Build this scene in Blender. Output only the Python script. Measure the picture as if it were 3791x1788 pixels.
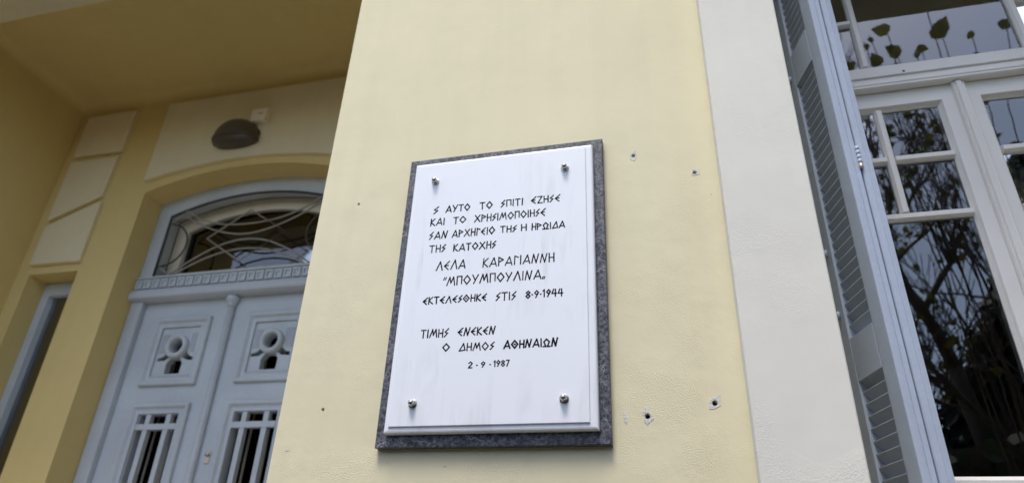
import bpy, bmesh, math, random
from math import sin, cos, pi, radians, sqrt, atan2
from mathutils import Vector, Matrix

for o in list(bpy.data.objects): bpy.data.objects.remove(o)
scene = bpy.context.scene
COL = scene.collection

# ------------------------------------------------------------------ camera
CAM = Vector((0.7854, -1.6316, -0.335))
yaw, pitch, roll = -0.2705, 0.4918, 0.042
Fw = Vector((sin(yaw)*cos(pitch), cos(yaw)*cos(pitch), sin(pitch)))
Rt = Vector((cos(yaw), -sin(yaw), 0.0)); Up = Rt.cross(Fw)
R2 = Rt*cos(roll) + Up*sin(roll); U2 = -Rt*sin(roll) + Up*cos(roll)
cd = bpy.data.cameras.new('camera'); cam = bpy.data.objects.new('camera', cd); COL.objects.link(cam)
cam.matrix_world = Matrix(((R2.x, U2.x, -Fw.x, CAM.x), (R2.y, U2.y, -Fw.y, CAM.y), (R2.z, U2.z, -Fw.z, CAM.z), (0, 0, 0, 1)))
cd.sensor_width = 36.0; cd.lens = 36.0*2500.9/3791.0
cd.clip_start = 0.02; cd.clip_end = 500
cd.dof.use_dof = True; cd.dof.focus_distance = 1.72; cd.dof.aperture_fstop = 2.6
scene.camera = cam

# ------------------------------------------------------------------ sky, sun, exposure
SUN_EL, SUN_AZ = radians(66), radians(190)      # compass style azimuth: 180 = straight in front of the facade (-Y)
world = bpy.data.worlds.new('World'); scene.world = world; world.use_nodes = True
wn = world.node_tree; wn.nodes.clear()
sky = wn.nodes.new('ShaderNodeTexSky'); sky.sky_type = 'NISHITA'; sky.sun_disc = False
sky.sun_elevation = SUN_EL; sky.sun_rotation = SUN_AZ
sky.air_density = 1.0; sky.dust_density = 2.4; sky.ozone_density = 1.0
bg = wn.nodes.new('ShaderNodeBackground'); bg.inputs['Strength'].default_value = 0.14
wo = wn.nodes.new('ShaderNodeOutputWorld')
wn.links.new(sky.outputs[0], bg.inputs['Color']); wn.links.new(bg.outputs[0], wo.inputs['Surface'])
sd = bpy.data.lights.new('sun', 'SUN'); sd.energy = 1.3; sd.angle = radians(17); sd.color = (1.0, 0.965, 0.915)
sun = bpy.data.objects.new('sun', sd); COL.objects.link(sun)
sdir = Vector((sin(SUN_AZ)*cos(SUN_EL), cos(SUN_AZ)*cos(SUN_EL), sin(SUN_EL)))
sun.rotation_euler = sdir.to_track_quat('Z', 'Y').to_euler(); sun.location = sdir*30
scene.view_settings.view_transform = 'Standard'; scene.view_settings.look = 'None'
scene.view_settings.gamma = 1.0; scene.view_settings.use_curve_mapping = False
scene.view_settings.exposure = 0.96
scene.render.engine = 'CYCLES'
scene.cycles.max_bounces = 12; scene.cycles.diffuse_bounces = 8

# ------------------------------------------------------------------ materials
def mat(name, col, rough=0.8, metal=0.0, bump=None, var=None, spec=0.5, coat=0.0, extra=None):
    """bump: list of (scale, strength, distance); var: list of (scale, amount, detail)"""
    m = bpy.data.materials.new(name); m.use_nodes = True
    nt = m.node_tree; N = nt.nodes; L = nt.links
    b = N['Principled BSDF']
    b.inputs['Roughness'].default_value = rough; b.inputs['Metallic'].default_value = metal
    b.inputs['Specular IOR Level'].default_value = spec; b.inputs['Coat Weight'].default_value = coat
    tc = N.new('ShaderNodeTexCoord'); geo = N.new('ShaderNodeNewGeometry')
    pos = geo.outputs['Position']
    rgb = N.new('ShaderNodeRGB'); rgb.outputs[0].default_value = (*col, 1); cur = rgb.outputs[0]
    for sc, am, de in (var or []):
        n = N.new('ShaderNodeTexNoise'); n.inputs['Scale'].default_value = sc; n.inputs['Detail'].default_value = de
        L.new(pos, n.inputs['Vector'])
        r = N.new('ShaderNodeMapRange'); r.inputs[1].default_value = 0.3; r.inputs[2].default_value = 0.7
        r.inputs[3].default_value = 1-am; r.inputs[4].default_value = 1+am; L.new(n.outputs['Fac'], r.inputs[0])
        mx = N.new('ShaderNodeVectorMath'); mx.operation = 'SCALE'
        L.new(cur, mx.inputs[0]); L.new(r.outputs[0], mx.inputs['Scale']); cur = mx.outputs[0]
    if extra: cur = extra(nt, pos, cur, b)
    L.new(cur, b.inputs['Base Color'])
    prev = None
    for sc, st, di in (bump or []):
        n = N.new('ShaderNodeTexNoise'); n.inputs['Scale'].default_value = sc; n.inputs['Detail'].default_value = 3
        L.new(pos, n.inputs['Vector'])
        bp = N.new('ShaderNodeBump'); bp.inputs['Strength'].default_value = st; bp.inputs['Distance'].default_value = di
        L.new(n.outputs['Fac'], bp.inputs['Height'])
        if prev: L.new(prev, bp.inputs['Normal'])
        prev = bp.outputs[0]
    if prev: L.new(prev, b.inputs['Normal'])
    return m

def plaster_extra(speck=(0.25, 0.22, 0.18), amount=0.45):
    def fn(nt, pos, cur, b):
        N, L = nt.nodes, nt.links
        # sparse tiny pits and specks, clustered
        v = N.new('ShaderNodeTexVoronoi'); v.inputs['Scale'].default_value = 16
        L.new(pos, v.inputs['Vector'])
        lt = N.new('ShaderNodeMath'); lt.operation = 'LESS_THAN'; lt.inputs[1].default_value = 0.035
        L.new(v.outputs['Distance'], lt.inputs[0])
        n = N.new('ShaderNodeTexNoise'); n.inputs['Scale'].default_value = 4; L.new(pos, n.inputs['Vector'])
        gt = N.new('ShaderNodeMath'); gt.operation = 'GREATER_THAN'; gt.inputs[1].default_value = 0.53
        L.new(n.outputs['Fac'], gt.inputs[0])
        mu = N.new('ShaderNodeMath'); mu.operation = 'MULTIPLY'; L.new(lt.outputs[0], mu.inputs[0]); L.new(gt.outputs[0], mu.inputs[1])
        m2 = N.new('ShaderNodeMath'); m2.operation = 'MULTIPLY'; m2.inputs[1].default_value = amount; L.new(mu.outputs[0], m2.inputs[0])
        mx = N.new('ShaderNodeMix'); mx.data_type = 'RGBA'; L.new(m2.outputs[0], mx.inputs[0])
        L.new(cur, mx.inputs[6]); mx.inputs[7].default_value = (*speck, 1)
        # faint vertical rain streaks
        mp = N.new('ShaderNodeMapping'); mp.inputs['Scale'].default_value = (14, 14, 0.7); L.new(pos, mp.inputs[0])
        s = N.new('ShaderNodeTexNoise'); s.inputs['Scale'].default_value = 1.0; s.inputs['Detail'].default_value = 4; L.new(mp.outputs[0], s.inputs['Vector'])
        r = N.new('ShaderNodeMapRange'); r.inputs[1].default_value = 0.45; r.inputs[2].default_value = 0.75; r.inputs[3].default_value = 1.0; r.inputs[4].default_value = 0.972
        L.new(s.outputs['Fac'], r.inputs[0])
        sc = N.new('ShaderNodeVectorMath'); sc.operation = 'SCALE'; L.new(mx.outputs[2], sc.inputs[0]); L.new(r.outputs[0], sc.inputs['Scale'])
        # rough-cast relief that comes and goes in patches
        return sc.outputs[0]
    return fn

def stucco(name, col, rel=1.0, fine=330):
    m = mat(name, col, rough=0.9, spec=0.2, var=[(1.3, 0.028, 4), (5, 0.016, 5), (16, 0.012, 4)], extra=plaster_extra())
    nt = m.node_tree; N, L = nt.nodes, nt.links; b = N['Principled BSDF']
    geo = N.new('ShaderNodeNewGeometry'); pos = geo.outputs['Position']
    a = N.new('ShaderNodeTexNoise'); a.inputs['Scale'].default_value = fine; a.inputs['Detail'].default_value = 3; L.new(pos, a.inputs['Vector'])
    msk = N.new('ShaderNodeTexNoise'); msk.inputs['Scale'].default_value = 4.5; msk.inputs['Detail'].default_value = 4; L.new(pos, msk.inputs['Vector'])
    mr = N.new('ShaderNodeMapRange'); mr.inputs[1].default_value = 0.46; mr.inputs[2].default_value = 0.60; mr.inputs[3].default_value = 0.06; mr.inputs[4].default_value = 1.0
    L.new(msk.outputs['Fac'], mr.inputs[0])
    sep = N.new('ShaderNodeSeparateXYZ'); L.new(pos, sep.inputs[0])
    low = N.new('ShaderNodeMapRange'); low.inputs[1].default_value = 1.3; low.inputs[2].default_value = 0.2; low.inputs[3].default_value = 0.3; low.inputs[4].default_value = 1.1
    L.new(sep.outputs['Z'], low.inputs[0])       # the render coat is rougher lower on the wall
    mu0 = N.new('ShaderNodeMath'); mu0.operation = 'MULTIPLY'; L.new(mr.outputs[0], mu0.inputs[0]); L.new(low.outputs[0], mu0.inputs[1])
    mu = N.new('ShaderNodeMath'); mu.operation = 'MULTIPLY'; L.new(a.outputs['Fac'], mu.inputs[0]); L.new(mu0.outputs[0], mu.inputs[1])
    b1 = N.new('ShaderNodeBump'); b1.inputs['Strength'].default_value = 0.45*rel; b1.inputs['Distance'].default_value = 0.0035; L.new(mu.outputs[0], b1.inputs['Height'])
    c = N.new('ShaderNodeTexNoise'); c.inputs['Scale'].default_value = 11; c.inputs['Detail'].default_value = 4; L.new(pos, c.inputs['Vector'])
    b2 = N.new('ShaderNodeBump'); b2.inputs['Strength'].default_value = 0.07*rel; b2.inputs['Distance'].default_value = 0.02; L.new(c.outputs['Fac'], b2.inputs['Height'])
    L.new(b1.outputs[0], b2.inputs['Normal']); L.new(b2.outputs[0], b.inputs['Normal'])
    return m

M = {}
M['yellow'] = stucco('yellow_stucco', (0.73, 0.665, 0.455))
M['porch_shade'] = stucco('porch_shade_stucco', (0.66, 0.52, 0.225), rel=0.5)  # deeper copy of the yellow stucco, porch shade put into its colour
M['cream'] = stucco('cream_stucco', (0.715, 0.69, 0.615), rel=0.7)
M['panel'] = stucco('panel_stucco', (0.70, 0.62, 0.42), rel=0.4)
M['blue'] = mat('blue_grey_paint', (0.43, 0.485, 0.585), rough=0.5, bump=[(70, 0.2, 0.002), (14, 0.14, 0.01)], var=[(5, 0.04, 4), (60, 0.02, 2)])
M['doorgrey'] = mat('door_grey_paint', (0.50, 0.54, 0.58), rough=0.46, spec=0.35, bump=[(30, 0.12, 0.003), (160, 0.15, 0.001)], var=[(4, 0.05, 4), (1.6, 0.07, 5), (40, 0.03, 3)])
M['white'] = mat('white_window_paint', (0.80, 0.775, 0.735), rough=0.42, bump=[(50, 0.08, 0.002)], var=[(6, 0.03, 4)])
M['ivory'] = mat('ivory_sash_paint', (0.70, 0.62, 0.48), rough=0.45, var=[(6, 0.04, 4)])
M['iron'] = mat('painted_iron', (0.30, 0.28, 0.24), rough=0.5, metal=0.0, bump=[(120, 0.2, 0.001)])
M['darkiron'] = mat('dark_iron', (0.06, 0.055, 0.05), rough=0.55, metal=0.2)
M['rod'] = mat('tan_iron_rod', (0.36, 0.32, 0.26), rough=0.5)
M['steel'] = mat('stainless_steel', (0.46, 0.44, 0.41), rough=0.24, metal=1.0, bump=[(300, 0.05, 0.0005)])
M['lampglass'] = mat('dark_lamp_shade', (0.075, 0.062, 0.048), rough=0.35)
M['box'] = mat('ivory_plastic', (0.80, 0.74, 0.60), rough=0.5)
M['brass'] = mat('worn_lock_metal', (0.55, 0.47, 0.38), rough=0.35, metal=0.6)
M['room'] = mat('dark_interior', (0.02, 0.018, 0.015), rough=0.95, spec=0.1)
M['letter'] = mat('black_letter_paint', (0.006, 0.006, 0.006), rough=0.8, spec=0.1)
M['lettergrey'] = mat('worn_letter_paint', (0.05, 0.05, 0.05), rough=0.5)
M['bare'] = mat('bare_plaster', (0.62, 0.60, 0.56), rough=0.95, bump=[(220, 0.6, 0.003)], var=[(60, 0.15, 4)])
M['rust'] = mat('rusty_wall_plug', (0.07, 0.035, 0.02), rough=0.8)
M['hole'] = mat('hole_dark', (0.03, 0.025, 0.02), rough=1.0)  # near-black brown for most plugs and the scratches
M['bark'] = mat('bark', (0.10, 0.08, 0.06), rough=0.9, bump=[(20, 0.6, 0.02)], var=[(8, 0.2, 4)])
M['asphalt'] = mat('asphalt', (0.05, 0.05, 0.05), rough=0.9, var=[(30, 0.15, 4)], bump=[(150, 0.4, 0.01)])
M['paving'] = mat('pavement_stone', (0.08, 0.078, 0.074), rough=0.85, var=[(5, 0.12, 4)], bump=[(60, 0.3, 0.004)])
M['soil'] = mat('ground_soil', (0.10, 0.085, 0.06), rough=1.0, var=[(1, 0.2, 4)])
M['marblestep'] = mat('grey_step_marble', (0.35, 0.34, 0.33), rough=0.5, var=[(4, 0.1, 5)])
M['farwall'] = mat('opposite_house_wall', (0.16, 0.12, 0.085), rough=0.9, var=[(1.2, 0.15, 4)])
M['rooftile'] = mat('roof_tile', (0.18, 0.08, 0.05), rough=0.8, var=[(3, 0.2, 3)])

def leafmat(name, col, tr=0.3):
    m = mat(name, col, rough=0.55, var=[(2.0, 0.3, 3), (14, 0.25, 2)])
    nt = m.node_tree; b = nt.nodes['Principled BSDF']; out = [n for n in nt.nodes if n.type == 'OUTPUT_MATERIAL'][0]
    t = nt.nodes.new('ShaderNodeBsdfTranslucent'); t.inputs[0].default_value = (col[0]*1.3, col[1]*1.4, col[2], 1)
    mx = nt.nodes.new('ShaderNodeMixShader'); mx.inputs[0].default_value = tr
    nt.links.new(b.outputs[0], mx.inputs[1]); nt.links.new(t.outputs[0], mx.inputs[2]); nt.links.new(mx.outputs[0], out.inputs[0])
    return m
M['leaf'] = leafmat('mulberry_leaf', (0.15, 0.145, 0.045))
M['leafdark'] = leafmat('evergreen_leaf', (0.02, 0.026, 0.013), 0.1)
M['leafhedge'] = leafmat('hedge_leaf', (0.03, 0.045, 0.015), 0.15)

def glassmat(name, boost=3.5, tint=(1, 1, 1)):
    m = bpy.data.materials.new(name); m.use_nodes = True; nt = m.node_tree; N, L = nt.nodes, nt.links; N.clear()
    out = N.new('ShaderNodeOutputMaterial'); mx = N.new('ShaderNodeMixShader')
    fr = N.new('ShaderNodeFresnel'); fr.inputs[0].default_value = 1.5
    mu = N.new('ShaderNodeMath'); mu.operation = 'MULTIPLY'; mu.inputs[1].default_value = boost; mu.use_clamp = True
    tr = N.new('ShaderNodeBsdfTransparent'); tr.inputs[0].default_value = (0.9, 0.92, 0.9, 1)
    gl = N.new('ShaderNodeBsdfGlossy'); gl.inputs['Roughness'].default_value = 0.0; gl.inputs[0].default_value = (*tint, 1)
    # old drawn glass: slight waviness
    geo = N.new('ShaderNodeNewGeometry')
    no = N.new('ShaderNodeTexNoise'); no.inputs['Scale'].default_value = 7; no.inputs['Detail'].default_value = 1
    L.new(geo.outputs['Position'], no.inputs['Vector'])
    bp = N.new('ShaderNodeBump'); bp.inputs['Strength'].default_value = 0.08; bp.inputs['Distance'].default_value = 0.003
    L.new(no.outputs['Fac'], bp.inputs['Height']); L.new(bp.outputs[0], gl.inputs['Normal'])
    L.new(fr.outputs[0], mu.inputs[0]); L.new(mu.outputs[0], mx.inputs[0]); L.new(tr.outputs[0], mx.inputs[1]); L.new(gl.outputs[0], mx.inputs[2]); L.new(mx.outputs[0], out.inputs[0])
    return m
M['glass'] = glassmat('window_glass')
M['fanglass'] = glassmat('fanlight_glass', 2.2)

def marble_white():
    def fn(nt, pos, cur, b):
        N, L = nt.nodes, nt.links
        mp = N.new('ShaderNodeMapping'); mp.inputs['Scale'].default_value = (22, 22, 3.0); mp.inputs['Rotation'].default_value = (0, 0.04, 0); L.new(pos, mp.inputs[0])
        n = N.new('ShaderNodeTexNoise'); n.inputs['Scale'].default_value = 1; n.inputs['Detail'].default_value = 7; n.inputs['Roughness'].default_value = 0.6; n.inputs['Distortion'].default_value = 0.6
        L.new(mp.outputs[0], n.inputs['Vector'])
        r = N.new('ShaderNodeMapRange'); r.inputs[1].default_value = 0.50; r.inputs[2].default_value = 0.74; r.inputs[3].default_value = 0; r.inputs[4].default_value = 1
        L.new(n.outputs['Fac'], r.inputs[0])
        n2 = N.new('ShaderNodeTexNoise'); n2.inputs['Scale'].default_value = 5.5; n2.inputs['Detail'].default_value = 2; L.new(pos, n2.inputs['Vector'])
        r2 = N.new('ShaderNodeMapRange'); r2.inputs[1].default_value = 0.45; r2.inputs[2].default_value = 0.65; L.new(n2.outputs['Fac'], r2.inputs[0])
        mu = N.new('ShaderNodeMath'); mu.operation = 'MULTIPLY'; L.new(r.outputs[0], mu.inputs[0]); L.new(r2.outputs[0], mu.inputs[1])
        m3 = N.new('ShaderNodeMath'); m3.operation = 'MULTIPLY'; m3.inputs[1].default_value = 0.5; L.new(mu.outputs[0], m3.inputs[0])
        mx = N.new('ShaderNodeMix'); mx.data_type = 'RGBA'; L.new(m3.outputs[0], mx.inputs[0]); L.new(cur, mx.inputs[6]); mx.inputs[7].default_value = (0.50, 0.49, 0.50, 1)
        return mx.outputs[2]
    m = mat('white_marble', (0.82, 0.835, 0.87), rough=0.35, spec=0.4, var=[(6, 0.012, 3)], extra=fn)
    return m
M['marble'] = marble_white()
def marble_dark():
    def fn(nt, pos, cur, b):
        N, L = nt.nodes, nt.links
        n = N.new('ShaderNodeTexNoise'); n.inputs['Scale'].default_value = 110; n.inputs['Detail'].default_value = 6; n.inputs['Roughness'].default_value = 0.7; L.new(pos, n.inputs['Vector'])
        cr = N.new('ShaderNodeValToRGB'); e = cr.color_ramp.elements
        e[0].position = 0.40; e[0].color = (0.018, 0.019, 0.024, 1); e[1].position = 0.72; e[1].color = (0.20, 0.205, 0.235, 1)
        L.new(n.outputs['Fac'], cr.inputs[0])
        # fine pale scratch veins
        dn = N.new('ShaderNodeTexNoise'); dn.inputs['Scale'].default_value = 14; dn.inputs['Detail'].default_value = 3; L.new(pos, dn.inputs['Vector'])
        sc = N.new('ShaderNodeVectorMath'); sc.operation = 'SCALE'; sc.inputs['Scale'].default_value = 0.12; L.new(dn.outputs['Color'], sc.inputs[0])
        ad = N.new('ShaderNodeVectorMath'); L.new(pos, ad.inputs[0]); L.new(sc.outputs[0], ad.inputs[1])
        last = cr.outputs[0]
        for s_, w_, c_ in ((13, 0.012, 0.50), (36, 0.035, 0.36)):
            v = N.new('ShaderNodeTexVoronoi'); v.feature = 'DISTANCE_TO_EDGE'; v.inputs['Scale'].default_value = s_; L.new(ad.outputs[0], v.inputs['Vector'])
            r = N.new('ShaderNodeMapRange'); r.inputs[1].default_value = 0; r.inputs[2].default_value = w_; r.inputs[3].default_value = 1; r.inputs[4].default_value = 0; L.new(v.outputs['Distance'], r.inputs[0])
            k = N.new('ShaderNodeTexNoise'); k.inputs['Scale'].default_value = 9+s_*0.3; L.new(pos, k.inputs['Vector'])
            kr = N.new('ShaderNodeMapRange'); kr.inputs[1].default_value = 0.44; kr.inputs[2].default_value = 0.68; L.new(k.outputs['Fac'], kr.inputs[0])
            mu = N.new('ShaderNodeMath'); mu.operation = 'MULTIPLY'; L.new(r.outputs[0], mu.inputs[0]); L.new(kr.outputs[0], mu.inputs[1])
            mx = N.new('ShaderNodeMix'); mx.data_type = 'RGBA'; L.new(mu.outputs[0], mx.inputs[0]); L.new(last, mx.inputs[6]); mx.inputs[7].default_value = (c_, c_, c_*1.05, 1)
            last = mx.outputs[2]
        return last
    return mat('dark_grey_marble', (0.1, 0.1, 0.12), rough=0.42, spec=0.4, bump=[(90, 0.15, 0.001)], extra=fn)
M['marbledark'] = marble_dark()

# ------------------------------------------------------------------ mesh helpers
ORI = {}
class MB:
    def __init__(s): s.v = []; s.f = []; s.sm = []
    def add(s, vs, fs, smooth=False):
        b = len(s.v); s.v += [tuple(v) for v in vs]; s.f += [tuple(b+i for i in f) for f in fs]; s.sm += [smooth]*len(fs); return s
    def box(s, x0, x1, y0, y1, z0, z1):
        vs = [(x, y, z) for x in (x0, x1) for y in (y0, y1) for z in (z0, z1)]
        return s.add(vs, [(0, 1, 3, 2), (4, 6, 7, 5), (0, 4, 5, 1), (2, 3, 7, 6), (0, 2, 6, 4), (1, 5, 7, 3)])
    def bbox(s, x0, x1, y0, y1, z0, z1, b=0.003):
        """box whose front (-y) edges are chamfered"""
        loops = [(x0, x1, z0, z1, y1), (x0, x1, z0, z1, y0+b), (x0+b, x1-b, z0+b, z1-b, y0)]
        return s.rects(loops, cap0=True, cap1=True)
    def rects(s, loops, cap0=False, cap1=True):
        vs = []; fs = []
        for x0, x1, z0, z1, y in loops: vs += [(x0, y, z0), (x1, y, z0), (x1, y, z1), (x0, y, z1)]
        for i in range(len(loops)-1):
            for k in range(4): fs.append((4*i+k, 4*i+(k+1) % 4, 4*i+4+(k+1) % 4, 4*i+4+k))
        if cap0: fs.append((3, 2, 1, 0))
        n = 4*(len(loops)-1)
        if cap1: fs.append((n, n+1, n+2, n+3))
        return s.add(vs, fs)
    def prism(s, poly, axis, a, b):
        """extrude a closed 2D polygon along an axis; poly in the other two axes (xyz order)"""
        def mk(p, t):
            if axis == 'x': return (t, p[0], p[1])
            if axis == 'y': return (p[0], t, p[1])
            return (p[0], p[1], t)
        n = len(poly); vs = [mk(p, a) for p in poly] + [mk(p, b) for p in poly]
        fs = [tuple(range(n))[::-1], tuple(range(n, 2*n))] + [(i, (i+1) % n, n+(i+1) % n, n+i) for i in range(n)]
        return s.add(vs, fs)
    def tube(s, pts, r, n=8, smooth=True, cap=True):
        pts = [Vector(p) for p in pts]; rs = r if isinstance(r, (list, tuple)) else [r]*len(pts)
        vs = []; fs = []; ref = None
        for i, p in enumerate(pts):
            t = (pts[min(i+1, len(pts)-1)]-pts[max(i-1, 0)])
            t = t.normalized() if t.length > 1e-9 else Vector((0, 0, 1))
            if ref is None or abs(ref.dot(t)) > 0.95: ref = Vector((0, 0, 1)) if abs(t.z) < 0.9 else Vector((1, 0, 0))
            a = t.cross(ref).normalized(); b = a.cross(t).normalized(); ref = b
            for k in range(n):
                w = 2*pi*k/n; vs.append(p+(a*cos(w)+b*sin(w))*rs[i])
        for i in range(len(pts)-1):
            for k in range(n): fs.append((i*n+k, i*n+(k+1) % n, (i+1)*n+(k+1) % n, (i+1)*n+k))
        if cap: fs.append(tuple(range(n))[::-1]); fs.append(tuple(range((len(pts)-1)*n, len(pts)*n)))
        return s.add(vs, fs, smooth)
    def lathe_y(s, cx, cz, prof, n=24, smooth=True, ax=1.0, az=1.0, rot=0.0, cap=True):
        """prof: list of (radius, y)"""
        vs = []; fs = []
        for r, y in prof:
            for k in range(n):
                w = 2*pi*k/n+rot; vs.append((cx+r*cos(w)*ax, y, cz+r*sin(w)*az))
        for i in range(len(prof)-1):
            for k in range(n): fs.append((i*n+k, i*n+(k+1) % n, (i+1)*n+(k+1) % n, (i+1)*n+k))
        if cap: fs.append(tuple(range((len(prof)-1)*n, len(prof)*n)))
        return s.add(vs, fs, smooth)
    def build(s, name, m, parent=None, **tags):
        xs, ys, zs = zip(*s.v); c = Vector(((min(xs)+max(xs))/2, (min(ys)+max(ys))/2, (min(zs)+max(zs))/2))
        if parent is None: c.z = min(zs)
        me = bpy.data.meshes.new(name)
        me.from_pydata([tuple(Vector(v)-c) for v in s.v], [], s.f); me.materials.append(m if not isinstance(m, str) else M[m])
        bm = bmesh.new(); bm.from_mesh(me); bmesh.ops.recalc_face_normals(bm, faces=bm.faces); bm.to_mesh(me); bm.free()
        me.polygons.foreach_set('use_smooth', s.sm); me.update()
        o = bpy.data.objects.new(name, me); COL.objects.link(o)
        return place(o, c, parent, tags)
def place(o, c, parent=None, tags=None):
    ORI[o.name] = Vector(c)
    if parent: o.parent = parent; o.location = Vector(c)-ORI[parent.name]
    else: o.location = c
    for k, v in (tags or {}).items(): o[k] = v
    return o
def link_copy(src, name, c, parent, rot=None):
    o = src.copy(); COL.objects.link(o); o.parent = parent; ORI[o.name] = Vector(c); o.location = Vector(c)-ORI[parent.name]
    if rot: o.rotation_euler = rot
    return o
def thing(name, loc, label, cat, group=None):
    o = bpy.data.objects.new(name, None); COL.objects.link(o); o.location = loc; ORI[o.name] = Vector(loc); o.empty_display_size = 0.1
    o['label'] = label; o['category'] = cat
    if group: o['group'] = group
    return o
def group_empty(name, loc, parent):
    o = bpy.data.objects.new(name, None); COL.objects.link(o); return place(o, Vector(loc), parent)
def cut(o, cutters):
    """boolean difference, applied; the cutters are removed again"""
    c0 = ORI[o.name]
    me = bpy.data.meshes.new('c'); me.from_pydata([tuple(Vector(v)) for v in cutters.v], [], cutters.f)
    bm = bmesh.new(); bm.from_mesh(me); bmesh.ops.recalc_face_normals(bm, faces=bm.faces); bm.to_mesh(me); bm.free()
    co = bpy.data.objects.new('c', me); COL.objects.link(co)
    par = o.parent; o.parent = None; o.location = c0
    md = o.modifiers.new('b', 'BOOLEAN'); md.object = co; md.operation = 'DIFFERENCE'; md.solver = 'EXACT'; md.use_self = True
    bpy.context.view_layer.update()
    dg = bpy.context.evaluated_depsgraph_get(); nm = bpy.data.meshes.new_from_object(o.evaluated_get(dg))
    o.modifiers.clear(); o.data = nm; bpy.data.objects.remove(co)
    if par: o.parent = par; o.location = c0-ORI[par.name]
    return o

rnd = random.Random(7)
# ------------------------------------------------------------------ THE GROUND
GZ = -1.93
MB().box(-60, 60, -70, 60, GZ-0.6, GZ-0.15).build('ground', 'soil', kind='structure')
MB().box(-60, 60, -12.0, -4.8, GZ-0.15, GZ-0.11).build('road', 'asphalt', kind='structure')
MB().box(-60, 60, -4.8, 0.0, GZ-0.15, GZ).build('pavement', 'paving', kind='structure')
MB().box(-60, 60, -16, -12.0, GZ-0.15, GZ).build('far_pavement', 'paving', kind='structure')
MB().box(-60, 60, -9.0+0.55, -9.0+0.67, GZ-0.11, GZ-0.106).build('road_marking', 'white', kind='structure')

# ------------------------------------------------------------------ THE TOWNHOUSE
house = thing('townhouse', (0, 0, GZ), 'yellow stuccoed townhouse with recessed porch, cream pilaster and tall white window', 'house')
TOP = 4.6
# front wall beside the porch (the plaque hangs on it)
wall = MB().box(-0.3045, 1.1234, 0.0, 1.5, GZ, TOP).build('front_wall', 'yellow', house)
holes = [(-0.172, 0.755, .0040), (-0.176, 0.108, .0044), (0.686, 0.819, .0054), (0.8505, 0.739, .0056), (0.840, 0.0955, .0064), (0.684, 0.069, .0064)]
cm = MB()
for x, z, r in holes:
    n = 14; vs = []
    for yy, k in ((-0.02, 1.15), (0.0005, 1.12), (0.007, 0.9), (0.045, 0.85)):
        for i in range(n):
            a = 2*pi*i/n; q = r*k*(1+0.12*sin(3*a+x*40)); vs.append((x+q*cos(a), yy, z+q*sin(a)))
    fs = [tuple(range(n))[::-1], tuple(range(3*n, 4*n))]
    for j in range(3): fs += [(j*n+i, j*n+(i+1) % n, (j+1)*n+(i+1) % n, (j+1)*n+i) for i in range(n)]
    cm.add(vs, fs)
cut(wall, cm)
# wall plugs left in the holes
for i, (x, z, r) in enumerate(holes):
    MB().lathe_y(x, z, [(0, 0.012), (r*0.85, 0.012), (r*0.86, 0.040)], n=12, cap=False).build('wall_plug', 'rust' if i in (2,) else 'hole', house)
# chipped paint round the old fixings
def chip(cx, cz, pts, name='paint_chip'):
    n = len(pts); vs = [(cx+px, -0.0007, cz+pz) for px, pz in pts]; vs2 = [(cx+px*1.12, 0.0004, cz+pz*1.12) for px, pz in pts]
    return vs, vs2, n
def chip_ring(cx, cz, rin, pts):
    mb = MB(); n = len(pts)
    inner = [(cx+rin*cos(atan2(pz, px)), -0.0009, cz+rin*sin(atan2(pz, px))) for px, pz in pts]
    mid = [(cx+px, -0.0009, cz+pz) for px, pz in pts]
    out = [(cx+px*1.06, 0.0005, cz+pz*1.06) for px, pz in pts]
    mb.add(inner+mid+out, [(i, (i+1) % n, n+(i+1) % n, n+i) for i in range(n)]+[(n+i, n+(i+1) % n, 2*n+(i+1) % n, 2*n+i) for i in range(n)])
    return mb
def ragged(ax, az, n=20, seed=1, rot=0.0, j=0.25):
    r = random.Random(seed); out = []
    for i in range(n):
        a = 2*pi*i/n; k = 1+r.uniform(-j, j); x, z = ax*cos(a)*k, az*sin(a)*k
        out.append((x*cos(rot)-z*sin(rot), x*sin(rot)+z*cos(rot)))
    return out
chip_ring(0.686, 0.819, .0058, ragged(.0085, .018, seed=3, rot=-0.15)).build('paint_chip', 'bare', house)
chip_ring(0.8505, 0.739, .0060, [(-.010, -.004), (-.009, .007), (-.002, .0105), (.006, .0095), (.013, .010), (.0135, .004), (.0105, -.001), (.0135, -.007), (.004, -.0095), (-.006, -.009)]).build('paint_chip', 'bare', house)
chip_ring(0.840, 0.0955, .0068, [(-.014, -.014), (-.0135, .001), (-.010, .010), (-.002, .0125), (.006, .012), (.0135, .022), (.0145, .004), (.013, -.006), (.004, -.0105), (-.003, -.014)]).build('paint_chip', 'bare', house)
chip_ring(0.684, 0.069, .0068, ragged(.0110, .020, seed=9, rot=0.1, j=.3)).build('paint_chip', 'bare', house)
chip_ring(0.6315, 0.066, .0005, ragged(.0038, .014, n=14, seed=5, rot=0.22, j=.2)).build('paint_chip', 'bare', house)
# hairline scratches: thin dark slivers
for x, z, l, a in ((-0.26, 0.0, .018, 0.1), (0.246, -0.045, .016, 1.45), (0.185, -0.043, .010, 0.05), (-0.19, 0.744, .010, 1.3), (-0.186, 0.10, .012, 1.4)):
    dx, dz = cos(a)*l/2, sin(a)*l/2; w = .0006
    MB().add([(x-dx, -.0006, z-dz), (x, -.0006, z-w), (x+dx, -.0006, z+dz), (x, -.0006, z+w)], [(0, 1, 2, 3)]).build('scratch', 'hole', house)

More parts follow.
